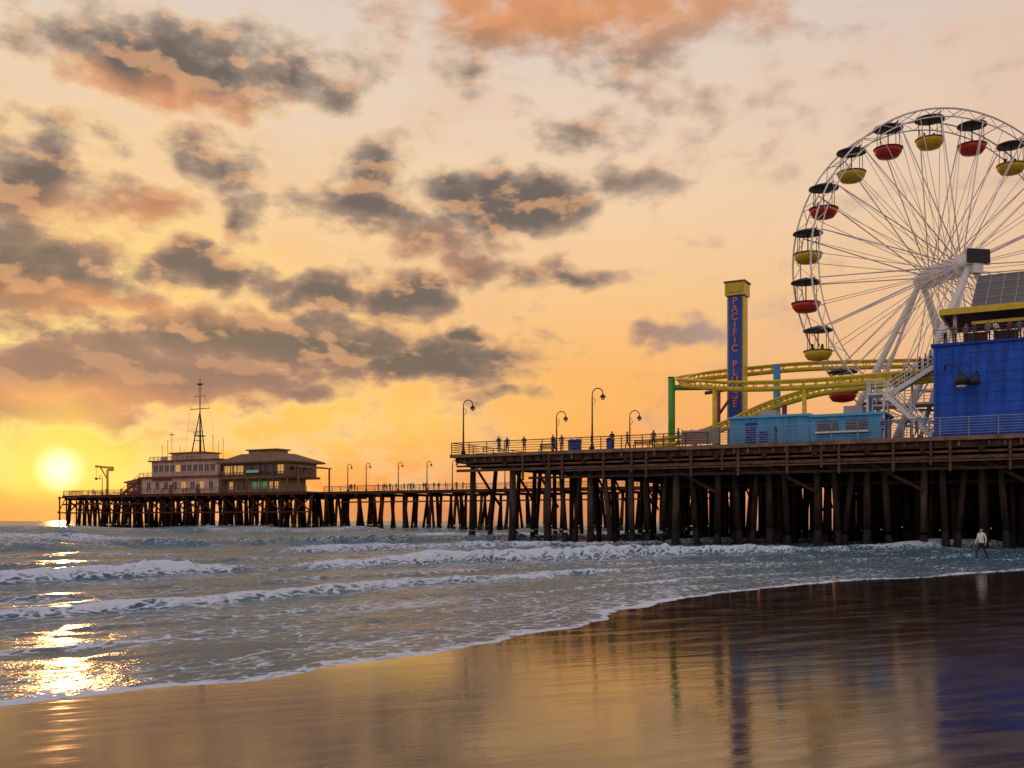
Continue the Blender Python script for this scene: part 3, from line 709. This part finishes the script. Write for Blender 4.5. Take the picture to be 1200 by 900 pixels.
# ------------------------------------------------------------------ sun and sky
def d2(px,py):   # compass bearing / elevation of a sky feature, surveyed from the photo
    return math.atan((px-600)/1200), math.atan((610-py)/math.hypot(1200,px-600))
SAZ,SEL=d2(70,550)
S=Vector((math.sin(SAZ)*math.cos(SEL),math.cos(SAZ)*math.cos(SEL),math.sin(SEL)))
sl=bpy.data.lights.new('sun','SUN'); sl.energy=.28; sl.color=(1,.42,.14); sl.angle=R(.6)
so=bpy.data.objects.new('sun',sl); so.rotation_euler=S.to_track_quat('Z','Y').to_euler(); so.location=(-60,150,60); scene.collection.objects.link(so)
w=bpy.data.worlds.new('World'); scene.world=w; w.use_nodes=True; t=w.node_tree; n=t.nodes; l=t.links
bg=n['Background']
tc=nn(t,'ShaderNodeTexCoord'); dirv=tc.outputs['Generated']
sx_=nn(t,'ShaderNodeSeparateXYZ'); l.new(dirv,sx_.inputs[0])
az=mth(t,'ARCTAN2',sx_.outputs[0],sx_.outputs[1]); el=mth(t,'ARCSINE',sx_.outputs[2])
cb=nn(t,'ShaderNodeCombineXYZ'); l.new(az,cb.inputs[0]); l.new(el,cb.inputs[1]); P0=cb.outputs[0]
wn=noise(t,P0,11,3,.6,out='Color')
wa=nn(t,'ShaderNodeVectorMath',operation='MULTIPLY_ADD'); l.new(wn,wa.inputs[0]); wa.inputs[1].default_value=(.12,.05,0); l.new(P0,wa.inputs[2])
ws=nn(t,'ShaderNodeVectorMath',operation='SUBTRACT'); l.new(wa.outputs[0],ws.inputs[0]); ws.inputs[1].default_value=(.06,.025,0); PW=ws.outputs[0]
def blobs(lst,vec,k=1.35):
    cur=None
    for (px,py,rx,ry,wt) in lst:
        a_,e_=d2(px,py); ix=1200/rx/k; iy=1200/ry/k
        m=nn(t,'ShaderNodeVectorMath',operation='MULTIPLY_ADD'); l.new(vec,m.inputs[0]); m.inputs[1].default_value=(ix,iy,0); m.inputs[2].default_value=(-a_*ix,-e_*iy,0)
        ln=nn(t,'ShaderNodeVectorMath',operation='LENGTH'); l.new(m.outputs[0],ln.inputs[0])
        o=mth(t,'MULTIPLY_ADD',ln.outputs['Value'],-wt,wt)
        cur=mth(t,'MAXIMUM',o,0.0) if cur is None else mth(t,'MAXIMUM',cur,o)
    return cur
clouds=[(215,72,175,45,1.05),(335,95,60,32,.85),(90,45,80,24,.65),(25,208,85,52,1.2),(45,325,120,54,1.15),(245,195,60,40,.75),(285,258,42,30,.9),(232,312,75,28,1.1),(150,238,75,28,.7),
(445,195,52,40,.9),(440,250,85,40,.85),(600,235,100,36,1.3),(510,285,85,28,.85),(570,315,85,22,.95),(665,330,50,14,.8),(358,348,66,26,1.15),(470,345,68,34,1.1),
(335,402,200,36,1.35),(120,437,260,36,1.4),(495,425,115,30,1.3),(545,390,50,16,1),(812,387,58,20,.9),(700,22,270,48,.8),(760,68,90,28,.65),
(735,215,80,22,.65),(690,155,70,28,.5),(850,150,90,40,.45),(40,480,160,22,1.0),(345,465,90,13,.8),(110,352,110,24,.85),(560,462,60,10,.7),(60,140,60,18,.55),(560,80,80,18,.45),
(-250,250,200,60,.9),(-500,120,260,80,.8),(1600,200,200,50,.7)]
Cf=blobs(clouds,PW)
f1=noise(t,P0,17,7,.57,(1,1.9,1)); f2=noise(t,P0,5,3,.55,(1,2.2,1))
sh=nn(t,'ShaderNodeVectorMath',operation='ADD'); l.new(P0,sh.inputs[0]); sh.inputs[1].default_value=(-.006,-.012,0)
f1b=noise(t,sh.outputs[0],17,3,.5,(1,1.9,1))
dens=mth(t,'ADD',Cf,mth(t,'MULTIPLY_ADD',f1,1.25,-.625))
cl=mth(t,'MULTIPLY',sstep(t,dens,.05,.62),.96)
relief=mth(t,'SUBTRACT',f1b,f1)
def rgb(c,s=1): x=nn(t,'ShaderNodeRGB'); q=lin(c); x.outputs[0].default_value=(q[0]*s,q[1]*s,q[2]*s,1); return x.outputs[0]
def mix(f,a,b,bt='MIX'):
    x=nn(t,'ShaderNodeMixRGB',blend_type=bt)
    if isinstance(f,(int,float)): x.inputs[0].default_value=f
    else: l.new(f,x.inputs[0])
    l.new(a,x.inputs[1]); l.new(b,x.inputs[2]); return x.outputs[0]
ra=nn(t,'ShaderNodeValToRGB'); e=ra.color_ramp; stops=[(0,(212,132,84)),(1.6,(236,142,78)),(4,(249,164,82)),(8,(251,182,102)),(12,(249,197,134)),(17,(244,208,168)),(22,(235,208,184)),(27,(219,206,196)),(45,(168,168,182)),(90,(120,128,155))]
while len(e.elements)<len(stops): e.elements.new(.5)
for i,(dg_,c) in enumerate(stops):
    e.elements[i].position=dg_/90; e.elements[i].color=(*lin(c),1)
l.new(mth(t,'DIVIDE',el,math.pi/2),ra.inputs[0]); base=ra.outputs[0]
base=mix(sstep(t,sx_.outputs[1],.5,-.5,0,.85),base,rgb((204,198,208)))
base=mix(mth(t,'MULTIPLY',sstep(t,az,.08,.5),.4),base,rgb((216,188,174)))
dp=nn(t,'ShaderNodeVectorMath',operation='DOT_PRODUCT'); l.new(dirv,dp.inputs[0]); dp.inputs[1].default_value=S
ang=mth(t,'ARCCOSINE',mth(t,'MINIMUM',dp.outputs['Value'],.999999))
base=mix(sstep(t,ang,R(24),R(3),0,.55),base,rgb((253,182,76)))
yel=blobs([(95,398,190,40,1.6),(45,495,130,18,1.3),(60,540,130,30,1.3),(170,300,150,40,.5),(430,500,260,50,.4)],PW)
base=mix(mth(t,'MINIMUM',mth(t,'MULTIPLY',yel,1.15),.94),base,rgb((255,220,112),1.05))
warm=blobs([(190,122,150,28,1.1),(690,6,340,46,1.1),(150,360,150,20,.7),(60,464,180,20,.7),(150,254,100,32,.75),(480,302,160,28,.35)],PW)
grey=mix(sstep(t,el,R(6),R(24)),rgb((156,122,104)),rgb((162,142,126)))
grey=mix(sstep(t,dens,.40,.95),grey,rgb((100,90,86)))
grey=mix(sstep(t,relief,-.01,.14,0,.65),grey,rgb((218,162,116)))
mauve=blobs([(110,442,260,38,1.4),(30,480,150,26,1.2),(812,387,70,25,1.2)],P0)
grey=mix(mth(t,'MINIMUM',mauve,.5),grey,rgb((152,110,106)))
cloudc=mix(mth(t,'MINIMUM',warm,.8),grey,rgb((230,152,96)))
cloudc=mix(mth(t,'MULTIPLY',sstep(t,az,.06,.22,0,.6),sstep(t,el,R(30),R(20))),cloudc,rgb((204,172,152)))
wisp=mth(t,'MULTIPLY',sstep(t,mth(t,'ADD',f2,mth(t,'MULTIPLY_ADD',f1,.6,-.3)),.45,.72),.32)
base=mix(wisp,base,rgb((230,184,152)))
edge=mth(t,'MULTIPLY',sstep(t,dens,-.1,.22),mth(t,'MULTIPLY',sstep(t,ang,R(34),R(6)),.55))
base=mix(edge,base,rgb((255,220,150)))
col=mix(cl,base,cloudc)
col=mix(sstep(t,ang,R(5.2),R(.3),0,.92),col,rgb((255,208,96),1.1))
col=mix(sstep(t,el,R(1.9),R(.4),0,.6),col,rgb((204,132,92)))    # sea haze
col=mix(sstep(t,ang,R(1.5),R(.0),0,.95),col,rgb((255,242,196),1.55))
sk=nn(t,'ShaderNodeTexSky',sky_type='NISHITA'); sk.sun_disc=False; sk.sun_elevation=SEL; sk.sun_rotation=SAZ
sks=nn(t,'ShaderNodeVectorMath',operation='SCALE'); l.new(sk.outputs[0],sks.inputs[0]); sks.inputs['Scale'].default_value=.008
col=mix(1.0,col,sks.outputs[0],'ADD')
l.new(col,bg.inputs['Color']); bg.inputs['Strength'].default_value=.98
w.cycles.sampling_method='NONE'

# ------------------------------------------------------------------ camera
cam=bpy.data.cameras.new('camera'); co=bpy.data.objects.new('camera',cam); scene.collection.objects.link(co)
co.location=(0,0,2.2); co.rotation_euler=(math.pi/2,0,0); cam.sensor_width=36; cam.lens=36; cam.shift_y=160/1200; cam.clip_end=20000; cam.clip_start=.1
scene.camera=co
scene.view_settings.view_transform='Standard'; scene.view_settings.look='None'; scene.view_settings.exposure=0
